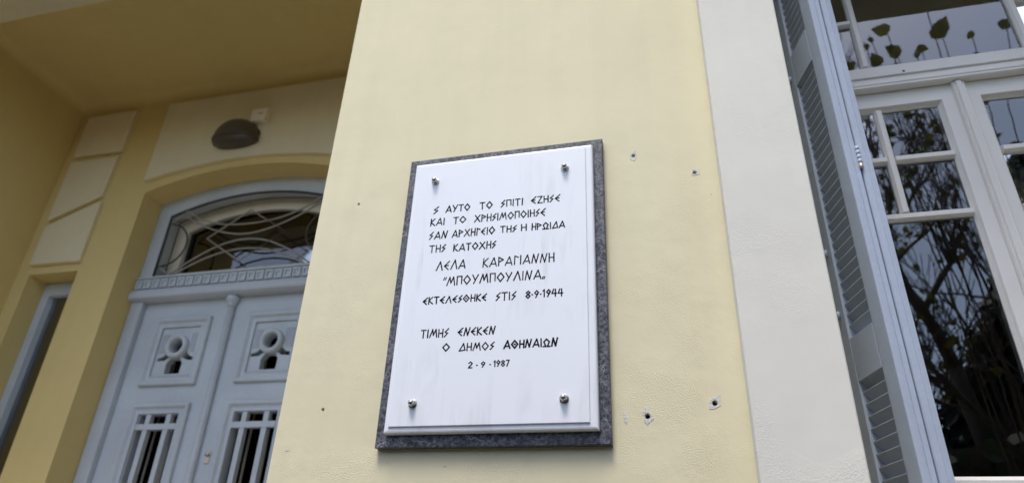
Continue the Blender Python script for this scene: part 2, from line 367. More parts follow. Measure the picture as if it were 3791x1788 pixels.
# cream pilaster beside the window
def pilaster(x0, x1):
    p = [(x0, 0.0), (x0, -0.0715), (x0+.003, -0.0745), (x1-.003, -0.0745), (x1, -0.0715), (x1, 0.0)]
    return MB().prism(p, 'z', GZ+0.02, TOP-0.02)
pilaster(0.9131, 1.1234).build('pilaster', 'cream', house)
XC = 1.7385                                     # window centre line
XR = 2*XC-1.1234
MB().box(XR, 4.6, 0.0, 1.5, GZ, TOP).build('side_front_wall', 'yellow', house)
pilaster(XR, XR+0.21).build('pilaster', 'cream', house)
MB().box(1.1234, XR, 0.0, 1.5, 2.02, TOP).build('window_lintel', 'yellow', house)
MB().box(1.1234, XR, 0.0, 0.42, GZ, -1.05).build('window_sill_wall', 'yellow', house)
# balcony above the window
bal = MB().box(1.22, 6.1, -0.90, -0.002, 3.05, 3.19)
bal.box(1.19, 6.13, -0.93, -0.003, 3.1905, 3.24)
bal.build('balcony_slab', 'cream', house)
rail = MB()
for i in range(61): rail.tube([(1.26+i*0.08, -0.88, 3.24), (1.26+i*0.08, -0.88, 4.14)], .007, 5)
rail.box(1.2, 6.1, -0.9, -0.86, 4.14, 4.165)
rail.build('balcony_railing', 'darkiron', house)

# porch
YB, XS, ZC = 1.30, -3.24, 2.69
OC, OH, ZSP, RISE = -1.765, 0.70, 1.885, 0.115       # door opening: centre, half width, spring, rise
ARC_R = (OH*OH+RISE*RISE)/(2*RISE)
def arch_z(x, h=OH, zs=ZSP, r=ARC_R, c=OC): return zs+RISE-r+sqrt(max(r*r-(x-c)**2, 0)) if abs(x-c) <= OH+1e-6 else zs
bw = MB().box(XS, -0.3045, YB, YB+0.30, GZ, 3.3).build('porch_back_wall', 'porch_shade', house)
cm = MB()
poly = [(OC-OH, -1.1), (OC+OH, -1.1)]+[(OC+OH-2*OH*i/28, arch_z(OC+OH-2*OH*i/28)) for i in range(29)]
cm.prism(poly, 'y', YB-0.1, YB+0.5)
cm.prism([(-3.14, -1.1), (-2.77, -1.1), (-2.77, 1.36), (-3.14, 1.36)], 'y', YB-0.1, YB+0.5)
cut(bw, cm)
MB().box(XS-0.3, XS, 0.0, YB+0.3, GZ, 3.3).build('porch_side_wall', 'porch_shade', house)
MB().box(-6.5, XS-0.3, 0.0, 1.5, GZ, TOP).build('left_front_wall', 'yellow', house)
MB().box(XS, -0.3045, 0.34, YB, ZC, 3.29).build('porch_ceiling', 'porch_shade', house)
MB().box(XS, -0.3045, 0.0, 0.34, 2.475, TOP).build('porch_beam', 'panel', house)
MB().box(XS, -0.3045, -0.3, YB+0.3, GZ, -1.1).build('porch_floor', 'marblestep', house)
for k in range(3): MB().box(-2.9, -0.6, -0.6-0.3*k, -0.3-0.3*k, GZ, -1.1-0.2*(k+1)).build('porch_step', 'marblestep', house)
# soft coves where the walls meet the ceiling
def cove(r, n=6): return [(0, 0)]+[(r*(1-sin(pi/2*i/n)), -r*(1-cos(pi/2*i/n))) for i in range(n+1)][::1]
cv = [(YB+.002, ZC+.002)]+[(YB-.07*(1-sin(pi/2*i/6)), ZC-.07*(1-cos(pi/2*i/6))) for i in range(7)][::-1]
MB().prism([(YB+.001, ZC+.001), (YB-.07, ZC+.001)]+[(YB-.07*(1-sin(pi/2*i/6)), ZC-.07*(1-cos(pi/2*i/6))) for i in range(7)]+[(YB+.001, ZC-.07)], 'x', XS+.001, -.306).build('ceiling_cove', 'porch_shade', house)
MB().prism([(XS-.001, ZC+.001), (XS+.07, ZC+.001)]+[(XS+.07*(1-sin(pi/2*i/6)), ZC-.07*(1-cos(pi/2*i/6))) for i in range(7)]+[(XS-.001, ZC-.07)], 'y', .341, YB-.001).build('ceiling_cove', 'porch_shade', house)

# raised stucco panel over the door, arched below
PR = 0.028
def raised(poly, name, m='panel'):
    mb = MB(); n = len(poly); cx = sum(p[0] for p in poly)/n; cz = sum(p[1] for p in poly)/n
    b = [(p[0], YB+.002, p[1]) for p in poly]; f1 = [(p[0], YB-PR+.006, p[1]) for p in poly]
    def ins(p, d=.006):
        vx, vz = cx-p[0], cz-p[1]; l = sqrt(vx*vx+vz*vz); return (p[0]+vx/l*d, YB-PR, p[1]+vz/l*d)
    f2 = [ins(p) for p in poly]
    mb.add(b+f1+f2, [tuple(range(2*n, 3*n))]+[(i, (i+1) % n, n+(i+1) % n, n+i) for i in range(n)]+[(n+i, n+(i+1) % n, 2*n+(i+1) % n, 2*n+i) for i in range(n)])
    return mb.build(name, m, house)
PX0, PX1 = -2.484, 2*OC+2.484
def pan_z(x): return 1.960+0.088*(1-((x-OC)/((PX1-PX0)/2))**2)
raised([(PX0, 2.583), (PX0, 1.960)]+[(PX0+(PX1-PX0)*i/24, pan_z(PX0+(PX1-PX0)*i/24)) for i in range(1, 24)]+[(PX1, 1.960), (PX1, 2.583)], 'raised_panel')
raised([(-3.153, 2.578), (-3.153, 2.238), (-2.758, 2.234), (-2.757, 2.576)], 'quoin_block')
raised([(-3.150, 2.193), (-3.146, 1.736), (-2.776, 1.884), (-2.764, 2.192)], 'quoin_block')
raised([(-3.145, 1.692), (-3.143, 1.418), (-2.764, 1.412), (-2.764, 1.843)], 'quoin_block')

# ---------------- narrow side window of the porch
sw = group_empty('side_window', (-2.955, YB+.16, -1.1), house)
fr = MB()
fr.box(-3.139, -3.083, YB+.13, YB+.2, -1.09, 1.355); fr.box(-2.85, -2.771, YB+.13, YB+.2, -1.09, 1.355); fr.box(-3.083, -2.85, YB+.13, YB+.2, 1.27, 1.355)
fr.build('frame', 'doorgrey', sw)
MB().box(-3.083, -2.85, YB+.17, YB+.175, -1.09, 1.27).build('pane', 'glass', sw)

# ---------------- door surround, fanlight
YF = 1.462
dx0, dx1 = OC-OH+.003, OC+OH-.003
DC = -1.752
surround = group_empty('door_surround', (OC, YF, -1.1), house)
# grey jambs below the transom
MB().bbox(dx0, -2.376, YF, YF+.10, -1.1, 1.205, .006).build('jamb', 'doorgrey', surround)
MB().bbox(-1.128, dx1, YF, YF+.10, -1.1, 1.205, .006).build('jamb', 'doorgrey', surround)
# transom beam with fret frieze
pr = [(YF+.06, 1.195), (YF-.012, 1.195), (YF-.034, 1.205), (YF-.038, 1.216), (YF-.036, 1.238), (YF-.028, 1.244), (YF-.026, 1.258), (YF-.014, 1.266), (YF-.008, 1.268), (YF-.008, 1.338), (YF-.020, 1.342), (YF-.020, 1.352), (YF+.06, 1.352)]
MB().prism(pr, 'x', dx0, dx1).build('transom_cornice', 'doorgrey', surround)
proto = None
nfr = 23; st = (dx1-dx0-.01)/nfr
for i in range(nfr):
    cx = dx0+.005+st*(i+.5); h = .0245
    if proto is None:
        x0, x1, z0, z1 = cx-h, cx+h, 1.274, 1.331
        proto = MB().rects([(x0, x1, z0, z1, YF-.008), (x0, x1, z0, z1, YF-.021), (x0+.010, x1-.010, z0+.011, z1-.011, YF-.021), (x0+.012, x1-.012, z0+.013, z1-.013, YF-.012)]).build('fret_block', 'doorgrey', surround)
        pc = ORI[proto.name]
    else: link_copy(proto, 'fret_block', (cx, pc.y, pc.z), surround)
# arched grey frame of the fanlight
def arch_off(d, n=28, zlow=1.352, inner=OH):
    pts = []
    hw = OH-d-.003
    for i in range(n+1):
        x = OC-hw+2*hw*i/n; pts.append((x, arch_z(OC+(x-OC)*(OH/hw)*.985)-d*1.0))
    return pts
def ring(outer, inner, y0, y1, name, m, par, zb=1.352):
    o = [(outer[0][0], zb)]+outer+[(outer[-1][0], zb)]; i_ = [(inner[0][0], zb)]+inner+[(inner[-1][0], zb)]
    n = len(o); vs = [(p[0], y0, p[1]) for p in o]+[(p[0], y0, p[1]) for p in i_]+[(p[0], y1, p[1]) for p in o]+[(p[0], y1, p[1]) for p in i_]
    fs = []
    for k in range(n-1):
        fs += [(k, k+1, n+k+1, n+k), (2*n+k, 3*n+k, 3*n+k+1, 2*n+k+1), (n+k, n+k+1, 3*n+k+1, 3*n+k), (k, 2*n+k, 2*n+k+1, k+1)]
    return MB().add(vs, fs).build(name, m, par)
fan = group_empty('fanlight', (OC, YF, 1.352), house)
ring(arch_off(0.0), arch_off(0.082), YF, YF+.10, 'arched_frame', 'doorgrey', fan)
ring(arch_off(0.082), arch_off(0.097), YF-.006, YF+.05, 'frame_bead', 'doorgrey', fan)
ring(arch_off(0.083), arch_off(0.165), 1.568, 1.60, 'sash', 'ivory', fan)
MB().box(OC-OH+.1, OC+OH-.1, 1.568, 1.60, 1.353, 1.425).build('sash_rail', 'ivory', fan)
gp = arch_off(0.155)
MB().prism([(gp[0][0], 1.40)]+gp+[(gp[-1][0], 1.40)], 'y', 1.584, 1.588).build('pane', 'fanglass', fan)
# wrought iron grille
YG = 1.452; GC = -1.757
def gbar(pts, r=.0056, m='iron', y=YG):
    return MB().tube([(x, y, z) for x, z in pts], r, 6).build('grille_bar', m, fan)
def smooth(pts, k=5):
    out = []
    for i in range(len(pts)-1):
        p0 = pts[max(i-1, 0)]; p1 = pts[i]; p2 = pts[i+1]; p3 = pts[min(i+2, len(pts)-1)]
        for j in range(k):
            t = j/k
            out.append(tuple(0.5*((2*p1[q])+(-p0[q]+p2[q])*t+(2*p0[q]-5*p1[q]+4*p2[q]-p3[q])*t*t+(-p0[q]+3*p1[q]-3*p2[q]+p3[q])*t**3) for q in (0, 1)))
    return out+[pts[-1]]
def mir(half): return half+[(2*GC-x, z) for x, z in half[::-1] if abs(x-GC) > 1e-4]
gin = arch_off(0.104)
gbar([(gin[0][0], 1.358)]+gin+[(gin[-1][0], 1.358)], .008, 'darkiron', y=YG+.01)
gbar(smooth(mir([(-2.229, 1.808), (-2.115, 1.737), (-1.985, 1.692), (-1.86, 1.673), (GC, 1.669)])))
gbar(smooth(mir([(-2.257, 1.787), (-2.135, 1.709), (-1.978, 1.641), (-1.85, 1.607), (GC, 1.598)])))
gbar(smooth(mir([(-2.238, 1.356), (-2.102, 1.448), (-1.946, 1.525), (-1.84, 1.553), (GC, 1.560)])))
gbar(smooth(mir([(-2.215, 1.352), (-2.06, 1.430), (-1.92, 1.476), (-1.83, 1.491), (GC, 1.495)])))
gbar([(-2.028, 1.587), (GC, 1.762), (2*GC+2.028, 1.587), (GC, 1.409), (-2.028, 1.587)], y=YG-.006)
for s in (-1, 1):
    f = lambda p: p if s < 0 else [(2*GC-x, z) for x, z in p]
    gbar(smooth(f([(-2.334, 1.727), (-2.245, 1.692), (-2.192, 1.633), (-2.176, 1.568), (-2.192, 1.498), (-2.247, 1.442), (-2.334, 1.418)])), m='darkiron')
    gbar(f([(-2.336, 1.725), (-2.232, 1.812)])); gbar(f([(-2.326, 1.420), (-2.241, 1.356)]))

# ---------------- double door
YL = 1.50; YLB = 1.545
def door_leaf(x0, x1, mirror):
    """one leaf; coordinates written for the left leaf and mirrored about DC"""
    X = (lambda x: 2*DC-x) if mirror else (lambda x: x)
    def bx(mb, a, b, *r): a, b = sorted((X(a), X(b))); return mb.box(a, b, *r)
    leaf = group_empty('door_leaf', ((x0+x1)/2, YL, -1.1), house)
    sl = MB().box(x0, x1, YL, YLB, -1.095, 1.194).build('leaf_board', 'doorgrey', leaf)
    CX = -2.061; cxx = X(CX)
    c = MB()
    a, b = sorted((X(-2.185), X(-1.927))); c.box(a, b, YL-.05, YLB+.05, -0.35, 0.514)
    c.lathe_y(cxx, .905, [(0.0001, YL-.05), (.043, YL-.05), (.043, YLB+.05), (0.0001, YLB+.05)], n=20, cap=False)
    cut(sl, c)
    c = MB(); c.prism([(cxx-.050, .746), (cxx+.050, .746), (cxx+.053, .808), (cxx+.030, .836), (cxx-.030, .836), (cxx-.053, .808)], 'y', YL-.05, YLB+.05)
    for s in (-1, 1):
        c.prism([(cxx+s*.070, .826), (cxx+s*.122, .822), (cxx+s*.122, .842), (cxx+s*.098, .847), (cxx+s*.080, .858), (cxx+s*.066, .876), (cxx+s*.042, .846)], 'y', YL-.05, YLB+.05)
    cut(sl, c)
    # bolection mouldings
    def mould(a, b, z0, z1, w, name='raised_moulding'):
        a, b = sorted((X(a), X(b)))
        L = [(a, b, z0, z1, YL+.001), (a, b, z0, z1, YL-.016), (a+.006, b-.006, z0+.006, z1-.006, YL-.022), (a+.018, b-.018, z0+.018, z1-.018, YL-.022),
             (a+w*.55, b-w*.55, z0+w*.55, z1-w*.55, YL-.008), (a+w*.8, b-w*.8, z0+w*.8, z1-w*.8, YL-.006), (a+w, b-w, z0+w, z1-w, YL-.012), (a+w, b-w, z0+w, z1-w, YL+.001)]
        MB().rects(L, cap1=False).build(name, 'doorgrey', leaf)
    mould(-2.253, -1.876, .676, 1.082, .057)
    mould(-2.245, -1.870, -0.41, .574, .056)
    # ring round the porthole
    MB().lathe_y(cxx, .905, [(.072, YL+.001), (.072, YL-.022), (.066, YL-.032), (.050, YL-.032), (.043, YL-.022), (.043, YLB)], n=32, cap=False).build('porthole_ring', 'doorgrey', leaf)
    for s in (-1, 1):
        for k in range(4): q = cxx+s*(.078+.014*k); MB().box(q-.004, q+.004, YL-.005, YL+.001, .872+(.0 if k else .03), .985).build('reed', 'doorgrey', leaf)
    # glazing bars over the lower light
    for zc, hh in ((.446, .0155),):
        mb = MB(); bx(mb, -2.186, -1.926, YL-.012, YL+.02, zc-hh, zc+hh); mb.build('glazing_bar', 'doorgrey', leaf)
    for xc_ in (-2.122, -1.990):
        mb = MB(); bx(mb, xc_-.015, xc_+.015, YL-.008, YL+.022, -.352, .515); mb.build('glazing_bar', 'doorgrey', leaf)
    for q in (-.098, -.022, .014, .105):
        MB().tube([(cxx+q*1.0, YLB+.07, -.5), (cxx+q*1.0, YLB+.07, 1.15)], .007, 8).build('iron_rod', 'rod', leaf)
    for q in (.925, .885, .46, -.1):
        mb = MB(); mb.box(cxx-.14, cxx+.14, YLB+.064, YLB+.077, q-.006, q+.006); mb.build('iron_crossbar', 'rod', leaf)
    return leaf
door_leaf(-2.374, DC-.001, False)
rl = door_leaf(DC+.001, -1.130, True)
# meeting column with a small capital
MB().tube([(DC-.004, YL-.012, -1.09), (DC-.004, YL-.012, 1.142)], .0215, 14).build('meeting_column', 'doorgrey', rl)
cc = MB()
def lathe_z(mb, cx, cy, prof, n=20):
    vs = [(cx+r*cos(2*pi*k/n), cy+r*sin(2*pi*k/n), z) for r, z in prof for k in range(n)]
    fs = [(i*n+k, i*n+(k+1) % n, (i+1)*n+(k+1) % n, (i+1)*n+k) for i in range(len(prof)-1) for k in range(n)]
    return mb.add(vs, fs, True)
lathe_z(cc, DC-.004, YL-.014, [(.022, 1.130), (.027, 1.134), (.027, 1.142), (.024, 1.146), (.030, 1.155), (.038, 1.163), (.041, 1.172), (.041, 1.182), (.037, 1.192), (.001, 1.1925)])
cc.build('column_capital', 'doorgrey', rl)
lk = MB().bbox(-1.700, -1.668, YL-.005, YL+.001, .250, .318, .002); lk.build('lock_plate', 'brass', rl)
MB().lathe_y(-1.684, .296, [(.011, YL-.005), (.011, YL-.014), (.007, YL-.017)], n=16).build('keyhole_cylinder', 'steel', rl)
# dark hall behind door, fanlight and side window
def room(x0, x1, y0, y1, z0, z1, name):
    vs = [(x, y, z) for x in (x0, x1) for y in (y0, y1) for z in (z0, z1)]
    return MB().add(vs, [(0, 1, 3, 2), (4, 6, 7, 5), (2, 3, 7, 6), (0, 2, 6, 4), (1, 5, 7, 3)]).build(name, 'room', house)
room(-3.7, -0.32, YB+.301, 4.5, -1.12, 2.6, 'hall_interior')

# ------------------------------------------------------------------ TALL WINDOW
YW = 0.42
win = group_empty('tall_window', (XC, YW, -1.05), house)
def sym(mb_fn, name, m, par):
    mb_fn(1).build(name, m, par); mb_fn(-1).build(name, m, par)
def sx(x, s): return x if s > 0 else 2*XC-x
def sbox(s, x0, x1, *r):
    a, b = sorted((sx(x0, s), sx(x1, s))); return MB().bbox(a, b, *r)
# fixed frame
for s in (1, -1): sbox(s, 1.16, 1.335, .355, .52, -1.05, 2.02, .004).build('window_jamb', 'white', win)
MB().bbox(1.335, 2*XC-1.335, .375, .50, 1.93, 2.02, .004).build('window_head', 'white', win)
# cornice between casements and transom
pr = [(.50, 1.256), (.386, 1.256), (.383, 1.259), (.383, 1.266), (.388, 1.2665), (.388, 1.270), (.384, 1.272), (.385, 1.279), (.394, 1.290), (.404, 1.302), (.411, 1.316), (.411, 1.3175), (.402, 1.3185), (.402, 1.331), (.50, 1.331)]
MB().prism(pr, 'x', 1.336, 2*XC-1.336).build('window_cornice', 'white', win)
# transom sash
def muntin_poly_v(cx, w, y0=YW-.004, y1=YW+.03): return [(cx-w/2, y1), (cx-w/2, y0+.012), (cx-w*.28, y0), (cx+w*.28, y0), (cx+w/2, y0+.012), (cx+w/2, y1)]
def vmunt(cx, z0, z1, par, w=.026): return MB().prism(muntin_poly_v(cx, w), 'z', z0, z1).build('muntin', 'white', par)
def hmunt(x0, x1, zc, par, w=.027):
    q = [(YW+.028, zc-w/2), (YW+.009, zc-w/2), (YW-.003, zc-w*.28), (YW-.003, zc+w*.28), (YW+.009, zc+w/2), (YW+.028, zc+w/2)]
    return MB().prism(q, 'x', x0, x1).build('muntin', 'white', par)
def frame_rect(x0, x1, z0, z1, wl, wr, wt, wb, par, name='sash_frame'):
    L = [(x0, x1, z0, z1, YW+.04), (x0, x1, z0, z1, YW-.006)]
    ins = lambda k, y: (x0+wl*k, x1-wr*k, z0+wb*k, z1-wt*k, y)
    def ab(d, y): return (x0+wl-d, x1-wr+d, z0+wb-d, z1-wt+d, y)
    L += [ab(.012, YW-.006), ab(.009, YW-.002), ab(.009, YW+.001), ab(.003, YW+.010), ab(0, YW+.014), ab(0, YW+.03), ab(-.0, YW+.04)]
    return MB().rects(L, cap1=False).build(name, 'white', par)
tx0, tx1 = 1.345, 2*XC-1.345
frame_rect(tx0, tx1, 1.3355, 1.93, .058, .058, .055, .0465, win, 'transom_sash')
ml, mr_ = 1.4865, 2*XC-1.4865
for x in (ml, mr_): vmunt(x, 1.382, 1.875, win)
hmunt(1.403, ml-.0135, 1.598, win); hmunt(mr_+.0135, tx1-.058, 1.598, win)
def pane(x0, x1, z0, z1, tilt=0.0):
    y = YW+.018; dy = rnd.uniform(-.0016, .0016); dz = rnd.uniform(-.0016, .0016)
    MB().add([(x0, y-dy-dz, z0), (x1, y+dy-dz, z0), (x1, y+dy+dz, z1), (x0, y-dy+dz, z1)], [(0, 1, 2, 3)]).build('pane', 'glass', win)
pane(1.40, ml, 1.379, 1.598); pane(1.40, ml, 1.5985, 1.88); pane(ml+.0005, mr_, 1.379, 1.88); pane(mr_+.0005, tx1-.055, 1.379, 1.598); pane(mr_+.0005, tx1-.055, 1.5985, 1.88)
# casements
for s in (1, -1):
    a, b = sorted((sx(1.345, s), sx(XC-.002, s)))
    wl, wr = (.058, .066) if s > 0 else (.066, .058)
    frame_rect(a, b, -.085, 1.2545, wl, wr, .070, .085, win, 'casement')
    x0, x1 = sorted((sx(1.403, s), sx(XC-.068, s)))
    mx_ = sx(1.4865, s)
    vmunt(mx_, .785, 1.184, win, .026)
    for zc in (.9865, .7725):
        for p0, p1 in ((x0, mx_-.0135), (mx_+.0135, x1)) if zc > .9 else ((x0, x1),): hmunt(p0, p1, zc, win)
    if s > 0: cols = [(1.400, mx_), (mx_+.0005, XC-.066)]
    else: cols = [(XC+.066, mx_), (mx_+.0005, 2*XC-1.400)]
    for p0, p1 in cols:
        pane(p0, p1, .9867, 1.187); pane(p0, p1, .7727, .9862)
    pane(cols[0][0], cols[1][1], -.003, .7722)
    # lower wooden panels
    sbox(s, 1.345, XC-.002, YW-.006, YW+.04, -1.05, -.0855, .003).build('lower_board', 'white', win)
    a2, b2 = sorted((sx(1.40, s), sx(XC-.062, s)))
    MB().rects([(a2, b2, -.95, -.125, YW-.005), (a2+.004, b2-.004, -.946, -.129, YW-.014), (a2+.02, b2-.02, -.93, -.145, YW-.014), (a2+.03, b2-.03, -.92, -.155, YW-.008)]).build('lower_panel', 'white', win)
# astragal over the meeting stiles
ap = [(XC-.019, YW-.0055), (XC-.019, YW-.016), (XC-.016, YW-.021), (XC-.010, YW-.018), (XC-.007, YW-.026), (XC+.007, YW-.026), (XC+.010, YW-.018), (XC+.016, YW-.021), (XC+.019, YW-.016), (XC+.019, YW-.0055)]
MB().prism(ap, 'z', -1.0, 1.2535).build('astragal', 'white', win)
MB().lathe_y(1.592, 1.3265, [(.0042, .4035), (.0042, .4015), (.003, .4005)], n=10).build('nail_head', 'rust', win)
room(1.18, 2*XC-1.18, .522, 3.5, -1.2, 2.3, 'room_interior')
MB().box(1.1236, 1.1600, .36, .53, -1.05, 2.019).build('window_reveal', 'cream', house)
MB().box(2*XC-1.16, 2*XC-1.1236, .36, .53, -1.05, 2.019).build('window_reveal', 'cream', house)

# ------------------------------------------------------------------ FOLDED SHUTTERS in the left reveal
dv = Vector((.2511, -.9680, 0)).normalized(); ev = Vector((.9680, .2511, 0)).normalized()
P0 = Vector((1.2545, .063, 0))
def shutter(P, prof_outer, label):
    T = .034
    sh = group_empty('window_shutter', (P.x, P.y, -1.0), house); sh['label'] = label
    def plan(u, v): q = P+ev*u+dv*v; return (q.x, q.y)
    Z0, Z1 = -1.0, 1.90
    MB().prism([plan(u, v) for u, v in prof_outer+[(T, -.0585), (.004, -.0585), (.001, -.0565)]], 'z', Z0, Z1).build('stile', 'blue', sh)
    MB().prism([plan(u, v) for u, v in [(0, -.240), (0, -.1835), (.001, -.1825), (.004, -.180), (T, -.180), (T, -.240)]], 'z', Z0, Z1).build('stile', 'blue', sh)
    rails = [(Z0, -.93), (.203, .318), (1.187, 1.313), (1.82, Z1)]
    for a, b in rails:
        MB().prism([plan(u, v) for u, v in [(.0002, -.0583), (T-.0002, -.0583), (T-.0002, -.1802), (.0002, -.1802)]], 'z', a, b).build('rail', 'blue', sh)
    pitch_ = .0309; slat = None
    for (a, b) in ((rails[0][1], rails[1][0]), (rails[1][1], rails[2][0]), (rails[2][1], rails[3][0])):
        z = b-.012
        while z > a-.004:
            c = P+ev*(T/2)+dv*(-.1193); c.z = z
            if slat is None:
                mb = MB(); vs = []
                # cross-section in (u, z): low outside edge, high inside edge
                ang = radians(50); w, t = .0345, .0016
                sec = [(-w/2, -t/2), (w/2, -t/2), (w/2+t*math.tan(ang), t/2), (-w/2+.001, t/2)]
                sec = [(p*cos(ang)-q*sin(ang), p*sin(ang)+q*cos(ang)) for p, q in sec]
                for v in (-.0598, .0598):
                    for p, q in sec: w_ = c-ev*p+dv*v; vs.append((w_.x, w_.y, z+q))
                mb.add(vs, [(0, 1, 2, 3), (7, 6, 5, 4)]+[(i, (i+1) % 4, 4+(i+1) % 4, 4+i) for i in range(4)])
                slat = mb.build('slat', 'blue', sh); off = ORI[slat.name]-c
            else: link_copy(slat, 'slat', c+off, sh)
            z -= pitch_
    return sh
prof1 = [(0, -.05), (0, -.002), (.001, 0), (.0135, 0), (.0155, -.0045), (.0205, -.0045), (.0215, -.001), (.033, -.001), (.034, -.003)]
prof2 = [(0, -.05), (0, -.004), (.002, -.001), (.014, 0), (.0155, -.0025), (.0175, -.0025), (.019, 0), (.032, -.001), (.034, -.004)]
s1 = shutter(P0, prof1, 'outer folded leaf facing the pilaster')
s2 = shutter(P0+ev*.0390, prof2, 'inner folded leaf next to the window')
# butt hinge joining the leaves
hp = P0+ev*.0356+dv*.0035
for i in range(4):
    z0 = .757+i*.0142
    MB().tube([(hp.x, hp.y, z0), (hp.x, hp.y, z0+.0135)], .0052, 12).build('hinge_knuckle', 'blue', s1)
MB().tube([(hp.x, hp.y, .741), (hp.x, hp.y, .745), (hp.x, hp.y, .7565)], [.0042, .0056, .0056], 12).build('hinge_pin', 'brass', s1)
for z in (1.236, .585, .395):
    q = P0+dv*(-.205)+ev*(-.004)
    MB().tube([(q.x, q.y, z-.011), (q.x-.002, q.y, z), (q.x, q.y, z+.011)], [.004, .0065, .004], 8).build('shutter_catch', 'blue', s1)

# ------------------------------------------------------------------ MEMORIAL PLAQUE
PL = thing('memorial_plaque', (0.3, 0.0, 0.0), 'white marble memorial plaque with black Greek lettering on a dark grey marble backing slab', 'plaque')
W_, H_ = 0.60, 0.8777
MB().rects([(0, W_, 0, H_, 0.0), (0, W_, 0, H_, -.0195), (.0017, W_-.0017, .0017, H_-.0017, -.0212), ], cap0=True).build('backing_slab', 'marbledark', PL)
ox0, ox1, oz0, oz1 = .0275, .5730, .0308, .8480
ix0, ix1, iz0, iz1 = .0410, .5535, .0462, .8378
def rr(d, y): return (ox0+d, ox1-d, oz0+d, oz1-d, y)
def ri(d, y): return (ix0+d, ix1-d, iz0+d, iz1-d, y)
slab = MB().rects([rr(0, -.0205), rr(0, -.0340), rr(.0008, -.0372), rr(.0028, -.0397), rr(.0062, -.0408), rr(.0080, -.0408),
                   ri(0, -.0410), ri(.0004, -.0444), ri(.0016, -.0452)]).build('marble_slab', 'marble', PL)
YT = -.0452
# stroke letters of the stone-cutter's angular Greek alphabet, each on a unit box
D_ = [(0, .5), (.5, 1), (1, .5), (.5, 0), (0, .5)]
G = {
 'Α': (1.0, [[(0, 0), (.62, 1), (1, 0)], [(.17, .27), (.9, .27)]]),
 'Β': (.7, [[(0, 0), (0, 1), (.8, .75), (0, .5), (.9, .25), (0, 0)]]),
 'Γ': (.62, [[(.15, 0), (.15, 1), (1, .82)]]),
 'Δ': (.95, [[(0, 0), (.72, 1), (1, .1), (0, 0)]]),
 'Ε': (.75, [[(1, 1), (0, .46), (.85, 0)], [(0, .46), (.8, .5)]]),
 'Ζ': (.75, [[(0, 1), (.95, 1), (.05, 0), (1, 0)]]),
 'Η': (.72, [[(.05, 0), (.05, 1)], [(1, 0), (1, 1)], [(.05, .5), (1, .5)]]),
 'Θ': (1.05, [D_, [(.42, .5), (.6, .5)]]),
 'Ι': (.12, [[(.5, 0), (.5, 1)]]),
 'Κ': (.72, [[(0, 0), (.06, 1)], [(.95, 1), (.04, .5), (1, 0)]]),
 'Λ': (.95, [[(0, 0), (.62, 1), (1, 0)]]),
 'Μ': (1.2, [[(0, 0), (.34, 1), (.5, .28), (.82, 1), (1, 0)]]),
 'Ν': (.95, [[(0, 0), (.26, 1), (.66, 0), (1, 1)]]),
 'Ο': (1.0, [D_]),
 'Π': (.75, [[(.06, 0), (.06, 1), (1, 1), (1, .12)]]),
 'Ρ': (.72, [[(.05, 0), (.05, 1), (1, .68), (.05, .42)]]),
 'S': (.60, [[(1, 1), (.12, .58), (.85, .45), (.05, 0)]]),
 'Τ': (.8, [[(0, 1), (1, 1)], [(.5, 0), (.5, 1)]]),
 'Υ': (.85, [[(0, 1), (.48, .42)], [(1, 1), (.25, 0)]]),
 'Χ': (1.0, [[(0, 0), (.95, 1)], [(.1, 1), (1, 0)]]),
 'Ω': (1.1, [[(0, 0), (.38, 0), (.1, .62), (.5, 1), (.92, .62), (.62, 0), (1, 0)]]),
 '1': (.28, [[(.0, .82), (.7, 1), (.7, 0)]]),
 '2': (.62, [[(0, .78), (.5, 1), (1, .72), (0, 0), (1, 0)]]),
 '4': (.8, [[(.75, 0), (.75, 1)], [(.35, 1), (0, .42), (1, .42)]]),
 '7': (.6, [[(0, 1), (1, 1), (.3, 0)]]),
 '8': (.72, [[(.5, .54), (.05, .78), (.5, 1), (.95, .78), (.5, .54), (0, .26), (.5, 0), (1, .26), (.5, .54)]]),
 '9': (.68, [[(.3, 0), (1, .72), (.5, 1), (0, .68), (.45, .42), (.95, .68)]]),
 '·': (.22, [[(.25, .42), (.75, .42)]]),
 'q': (.9, [[(.3, 1), (.05, .2)], [(.8, 1), (.55, .2)]]),
}
LAT = {'A': 'Α', 'B': 'Β', 'E': 'Ε', 'Z': 'Ζ', 'H': 'Η', 'I': 'Ι', 'K': 'Κ', 'M': 'Μ', 'N': 'Ν', 'O': 'Ο', 'P': 'Ρ', 'T': 'Τ', 'Y': 'Υ', 'X': 'Χ', 'Q': 'q'}
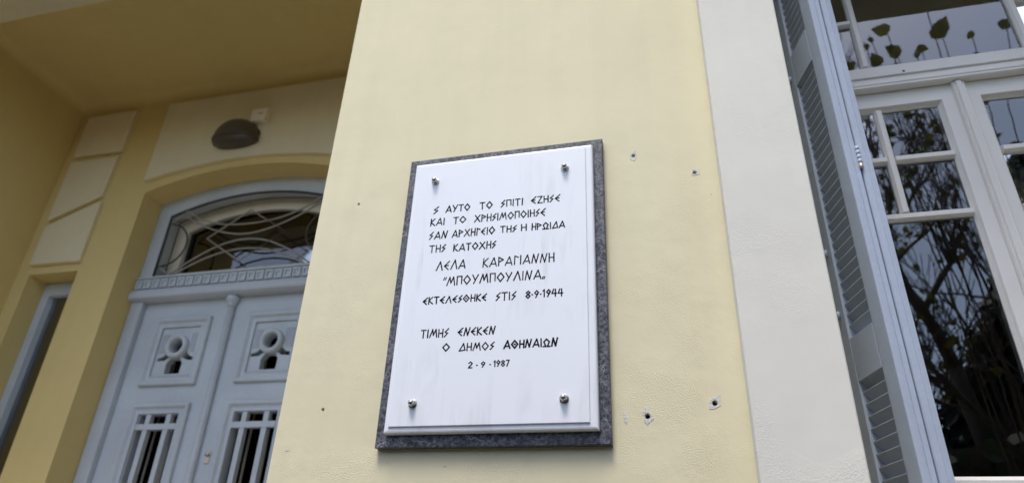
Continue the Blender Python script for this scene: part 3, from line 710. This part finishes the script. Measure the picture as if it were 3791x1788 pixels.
LINES = [
 [('S', .104, .118, .662, .0226), ('ΑΥΤΟ', .142, .215, .6625, .0212), ('ΤΟ', .246, .282, .6615, .0215), ('SΠΙΤΙ', .309, .372, .662, .0210), ('ΕΖΗSΕ', .398, .479, .6625, .0209)],
 [('ΚΑΙ', .099, .140, .6225, .0219), ('ΤΟ', .168, .205, .622, .0210), ('ΧΡΗSΙΜΟΠΟΙΗSΕ', .232, .438, .6205, .0215)],
 [('SΑΝ', .099, .153, .5775, .0227), ('ΑΡΧΗΓΕΙΟ', .168, .293, .577, .0219), ('ΤΗS', .311, .356, .578, .0190), ('Η', .371, .385, .578, .0198), ('ΗΡΩΙΔΑ', .401, .493, .577, .0198)],
 [('ΤΗS', .104, .151, .534, .0215), ('ΚΑΤΟΧΗS', .176, .299, .532, .0211)],
 [('ΛΕΛΑ', .130, .214, .4765, .0264), ('ΚΑΡΑΓΙΑΝΝΗ', .266, .464, .475, .0255)],
 [('q', .154, .164, .443, .0090), ('ΜΠΟΥΜΠΟΥΛΙΝΑ', .165, .429, .4275, .0252), ('q', .4325, .4415, .4245, .0082)],
 [('ΕΚΤΕΛΕSΘΗΚΕ', .101, .281, .3755, .0190), ('STIS', .308, .362, .3725, .0220), ('8·9·1944', .390, .488, .374, .0195)],
 [('ΤΙΜΗS', .105, .181, .279, .0218), ('ΕΝΕΚΕΝ', .209, .310, .2795, .0205)],
 [('Ο', .170, .188, .239, .0203), ('ΔΗΜΟS', .216, .309, .2375, .0200), ('ΑΘΗΝΑΙΩΝ', .336, .475, .2385, .0200)],
 [('2', .244, .2535, .1915, .0150), ('·', .2645, .2685, .1915, .0150), ('9', .278, .2875, .1915, .0150), ('·', .2995, .3035, .1915, .0150), ('1987', .3116, .351, .1920, .0150)],
]
def stroke(mb, pts, w, y):
    for i in range(len(pts)-1):
        a = Vector((pts[i][0], pts[i][1])); b = Vector((pts[i+1][0], pts[i+1][1])); t = (b-a)
        if t.length < 1e-6: continue
        t.normalize(); n = Vector((-t.y, t.x))*w/2; a2 = a-t*w*.42; b2 = b+t*w*.42
        q = [a2+n, a2-n, b2-n*1.0, b2+n*1.0]
        vs = [(p.x, y-.00035-.00002*i, p.y) for p in q]+[(p.x, y+.0005, p.y) for p in q]
        mb.add(vs, [(0, 1, 2, 3), (0, 4, 5, 1), (1, 5, 6, 2), (2, 6, 7, 3), (3, 7, 4, 0)])
lr = random.Random(3)
for line in LINES:
    for word, x0, x1, zb, h in line:
        chs = [LAT.get(c, c) for c in word]
        gap = .29 if word[0] not in '82' else .30
        adv = [G[c][0]*(.95 if c != '·' else 1) for c in chs]; tot = sum(adv)+gap*(len(chs)-1); k = (x1-x0)/tot
        if len(chs) == 1: k = (x1-x0)/adv[0]
        x = x0; w = .0034 if h > .017 else .0028
        if word == 'ΑΘΗΝΑΙΩΝ': w = .0040
        for c, a in zip(chs, adv):
            jz = lr.uniform(-.0005, .0005); hh = h*(1+lr.uniform(-.03, .03)); sl = lr.uniform(-.0006, .0006)
            if word == '2·9·1987' and c == '·': pass
            mb = MB()
            for st_ in G[c][1]:
                stroke(mb, [(x+px*a*k+sl*pz, zb+jz+pz*hh) for px, pz in st_], w*lr.uniform(.92, 1.08), YT)
            mb.build('letter', 'letter', slab)
            x += (a+gap)*k
# stainless cap nuts on washers
def cap_nut(x, z, rot):
    g = group_empty('cap_nut', (x, YT, z), PL)
    MB().lathe_y(x, z, [(.0118, YT+.001), (.0118, YT-.0016), (.0108, YT-.0022), (.0001, YT-.0022)], n=28, cap=False).build('washer', 'steel', g)
    b = MB()
    b.lathe_y(x, z, [(.0098, YT-.002), (.0098, YT-.0085), (.0085, YT-.0098)], n=6, smooth=False, rot=rot)
    b.build('hex_nut', 'steel', g)
    d = MB(); pr = [(.0076, YT-.0092), (.0076, YT-.013)]+[(.0076*cos(a), YT-.013-.0072*sin(a)) for a in (.25, .5, .75, 1.0, 1.25, 1.45)]+[(.0002, YT-.0203)]
    d.lathe_y(x, z, pr, n=24); d.build('dome', 'steel', g)
for i, (x, z) in enumerate([(.0995, .7735), (.4940, .7705), (.1020, .1030), (.4920, .1040)]): cap_nut(x, z, .3+i*.7)

# ------------------------------------------------------------------ WALL LAMP and junction box over the door
lamp = thing('wall_lamp', (-1.845, YB-PR, 2.15), 'dark oval eyelid bulkhead lamp on the cream panel above the door', 'lamp')
LX, LZ = -1.842, 2.155
yb = YB-PR
MB().lathe_y(LX, LZ+.055, [(.150, yb+.001), (.150, yb-.012), (.140, yb-.016)], n=36, az=.50).build('lamp_base', 'darkiron', lamp)
# half-dome hood, flat underside
vs = []; fs = []; nu, nv = 22, 9
for j in range(nv+1):
    ph = (pi/2)*j/nv
    for i in range(nu+1):
        th = pi*i/nu
        vs.append((LX-.156*cos(th)*cos(ph)**.8, yb-.010-.115*sin(ph), LZ+.175*(sin(th)**.85)*cos(ph)**.8-.010+.03*0))
for j in range(nv):
    for i in range(nu): a = j*(nu+1)+i; fs.append((a, a+1, a+nu+2, a+nu+1))
hd = MB(); hd.add(vs, fs, True)
# front lip curving down
lip = []
for j in range(nv+1):
    ph = (pi/2)*j/nv
hd.build('lamp_hood', 'lampglass', lamp)
MB().lathe_y(LX, LZ, [(.152, yb-.001), (.150, yb-.05), (.128, yb-.088), (.09, yb-.112), (.001, yb-.122)], n=36, az=.26).build('lamp_diffuser', 'lampglass', lamp)
jb = thing('junction_box', (-1.70, YB-PR, 2.28), 'small square ivory junction box at the upper right of the dark wall lamp', 'junction box')
MB().rects([(-1.762, -1.652, 2.282, 2.380, yb), (-1.762, -1.652, 2.282, 2.380, yb-.040), (-1.758, -1.656, 2.286, 2.376, yb-.045)]).build('body', 'box', jb)
for q in (-1.700, -1.683): MB().lathe_y(q, 2.337, [(.005, yb-.0445), (.005, yb-.046), (.003, yb-.0465)], n=10).build('screw', 'darkiron', jb)
MB().tube([(-1.752, yb-.02, 2.283), (-1.765, yb-.02, 2.262), (-1.78, yb-.015, 2.245)], .007, 8).build('cable', 'darkiron', jb)

# ------------------------------------------------------------------ GARDEN AND STREET BEHIND THE CAMERA (seen mirrored in the panes)
def leaf_faces(mb, p, nrm, size, r):
    n = nrm.normalized(); a = n.cross(Vector((r.uniform(-1, 1), r.uniform(-1, 1), r.uniform(-1, 1)))).normalized(); b = n.cross(a)
    pts = [(-.5, 0), (-.38, .32), (-.05, .44), (.3, .25), (.62, 0), (.3, -.25), (-.05, -.44), (-.38, -.32)]
    vs = [p+a*(u*size)+b*(v*size)+n*(abs(v)*size*.25) for u, v in pts]+[p]
    mb.add(vs, [(i, (i+1) % 8, 8) for i in range(8)])
def grow(wood, leaves, p, d, L, r, depth, R, leaf_size, density, up=.12):
    pts = [p]; rs = [r]; n = 5; q = p.copy(); dd = d.copy()
    for i in range(n):
        dd = (dd+Vector((R.uniform(-.16, .16), R.uniform(-.16, .16), R.uniform(-.08, .16)+up*.3))).normalized()
        q = q+dd*(L/n); pts.append(q.copy()); rs.append(max(r*(1-.55*(i+1)/n), .0048))
    wood.tube(pts, rs, 5 if depth < 2 else 4, cap=False)
    if depth >= 2:
        for i in range(1, n+1):
            if R.random() < density:
                s = leaf_size*R.uniform(.6, 1.25); o = pts[i]+Vector((R.uniform(-.06, .06), R.uniform(-.06, .06), R.uniform(-.08, .02)))
                leaf_faces(leaves, o, Vector((R.uniform(-.7, .7), R.uniform(-1, .2), R.uniform(.1, 1))), s, R)
    if depth < 4:
        k = (4, 4, 4, 3)[depth]
        for j in range(k):
            t = R.uniform(.35, 1.0); ii = min(n, max(1, int(t*n))); base = pts[ii]
            nd = (dd*.55+Vector((R.uniform(-1, 1), R.uniform(-1, 1), R.uniform(-.25, .85)))*.75).normalized()
            grow(wood, leaves, base, nd, L*R.uniform(.55, .8), rs[ii]*.68, depth+1, R, leaf_size, density, up)
def tree(base, H, label, seed, leaf_size, density, lean=(0, 0), limbs=5):
    R = random.Random(seed); t = thing('mulberry_tree', base, label, 'tree')
    wood, leaves = MB(), MB(); b = Vector(base); top = b+Vector((lean[0], lean[1], H*.5))
    pts = [b.lerp(top, i/5)+Vector((R.uniform(-.05, .05), R.uniform(-.05, .05), 0))*(i > 0) for i in range(6)]
    MB().tube(pts, [.15, .13, .115, .105, .095, .085], 12).build('trunk', 'bark', t)
    for i in range(limbs):
        a = 2*pi*i/limbs+R.uniform(-.4, .4); s = pts[R.choice((3, 4, 5, 5))]
        grow(wood, leaves, s, Vector((cos(a)*.7, sin(a)*.7, R.uniform(.5, 1.1))).normalized(), H*.27, .075, 0, R, leaf_size, density)
    wood.build('branches', 'bark', t); leaves.build('crown', 'leaf', t)
    return t
tree((3.5, -4.9, GZ), 7.6, 'bare-branched mulberry tree with few leaves reflected in the small window panes', 11, .09, .07, lean=(-.1, .1), limbs=5)
def clump(name, label, cat, shape, n, size, m, seed, trunk=None):
    R = random.Random(seed); mb = MB(); t = None
    for i in range(n):
        p, nn = shape(R); leaf_faces(mb, p, nn+Vector((R.uniform(-.6, .6), R.uniform(-.6, .6), R.uniform(-.3, .8))), size*R.uniform(.6, 1.4), R)
    if trunk:
        t = thing(name, trunk[0], label, cat)
        MB().tube([trunk[0], trunk[1]], [.14, .05], 10).build('trunk', 'bark', t); mb.build('crown', m, t)
    else:
        o = mb.build(name, m); o['label'] = label; o['category'] = cat; t = o
    return t
def cone_shape(cx, cy, z0, z1, r0):
    def f(R):
        t = R.random()**1.4; a = R.uniform(0, 2*pi); rr_ = r0*(1-t)*(.55+.5*R.random()**.5)*(1+.14*sin(5*a+9*t))+.05
        v = Vector((cos(a), sin(a), .3)); return Vector((cx+rr_*cos(a), cy+rr_*sin(a), z0+(z1-z0)*t)), v
    return f
clump('conifer_tree', 'dense dark conifer reflected in the lower right of the tall window pane', 'tree', cone_shape(5.2, -5.75, GZ+.2, 4.7, 3.1), 15000, .22, 'leafdark', 4, ((5.2, -5.75, GZ), (5.2, -5.75, 4.2)))
def hedge_shape(R):
    x = R.uniform(-9, 11); y = R.uniform(-3.75, -3.15); top = .95+.12*sin(x*1.7)+.08*sin(x*4.1)
    z = GZ+(top-GZ)*R.random()**.7; return Vector((x, y, z)), Vector((0, 1, .4))
hedge = thing('garden_hedge', (1.0, -3.45, GZ), 'long clipped evergreen hedge mirrored along the bottom of the tall window', 'hedge')
R_ = random.Random(8); mb = MB()
for i in range(15000):
    p, nn = hedge_shape(R_); leaf_faces(mb, p, nn+Vector((R_.uniform(-.6, .6), R_.uniform(-.6, .6), R_.uniform(-.3, .8))), .15*R_.uniform(.6, 1.4), R_)
mb.build('foliage', 'leafhedge', hedge)
MB().box(-9, 11, -3.62, -3.28, GZ, .80).build('stems', 'bark', hedge)
# slender whips of a young mulberry close to the facade, with a few big leaves
sap = thing('young_mulberry', (2.95, -2.55, GZ), 'young mulberry with tall thin shoots and few big leaves mirrored in the upper pane', 'tree')
R_ = random.Random(21); wd, lv = MB(), MB(); base = Vector((2.95, -2.55, GZ))
def whip(ex, ey, ez, leaves, bend):
    pts = []
    for i in range(13):
        t = i/12; p = base.lerp(Vector((ex, ey, ez)), t)
        p.x += bend*sin(pi*t)*.5+bend*.4*sin(2.2*pi*t)*t; p.y += .12*sin(pi*t*1.3)
        pts.append(p)
    wd.tube(pts, [.0085*(1-.55*i/12) for i in range(13)], 5, cap=False)
    for t, sz in leaves:
        q = pts[min(12, int(t*12))]; o = q+Vector((R_.uniform(-.05, .05), R_.uniform(-.05, .05), -.03))
        leaf_faces(lv, o, Vector((R_.uniform(-.4, .4), R_.uniform(-1, -.4), R_.uniform(-.1, .5))), sz, R_)
whip(2.42, -2.2, 4.25, [(1, .15), (.95, .08)], -.25)
whip(2.38, -2.3, 3.78, [(1, .10), (.97, .12), (.94, .09)], .3)
whip(2.60, -2.2, 3.85, [(1, .13), (.98, .15), (.96, .11), (.93, .10), (.90, .07)], .2)
whip(2.72, -2.25, 4.10, [(1, .14), (.97, .12), (.93, .08)], -.2)
whip(2.68, -2.3, 3.75, [(1, .13), (.97, .12), (.93, .08)], .1)
whip(2.98, -2.2, 4.75, [], .12)
whip(3.10, -2.25, 4.05, [(1, .16), (1, .15), (.96, .08)], -.15)
whip(3.50, -2.3, 4.05, [(1, .13), (.95, .10)], .3)
whip(3.38, -2.3, 3.72, [(1, .12), (.95, .14)], -.2)
whip(2.50, -2.25, 3.80, [(1, .12), (.97, .10), (.95, .12), (.92, .09)], .1)
whip(2.34, -2.2, 3.95, [(1, .07), (.97, .06), (.94, .07)], -.1)
whip(2.78, -2.2, 3.78, [(1, .09), (.97, .11)], .15)
for ex, ez, bd in ((2.44, 3.98, .18), (2.70, 3.88, -.16), (2.86, 3.84, .1), (3.25, 3.92, .12), (2.56, 4.05, -.12)):
    whip(ex, -2.25, ez, [(1, .06), (.985, .05), (.97, .07), (.95, .06), (.93, .07)], bd)
wd.build('stems', 'bark', sap); lv.build('crown', 'leaf', sap)
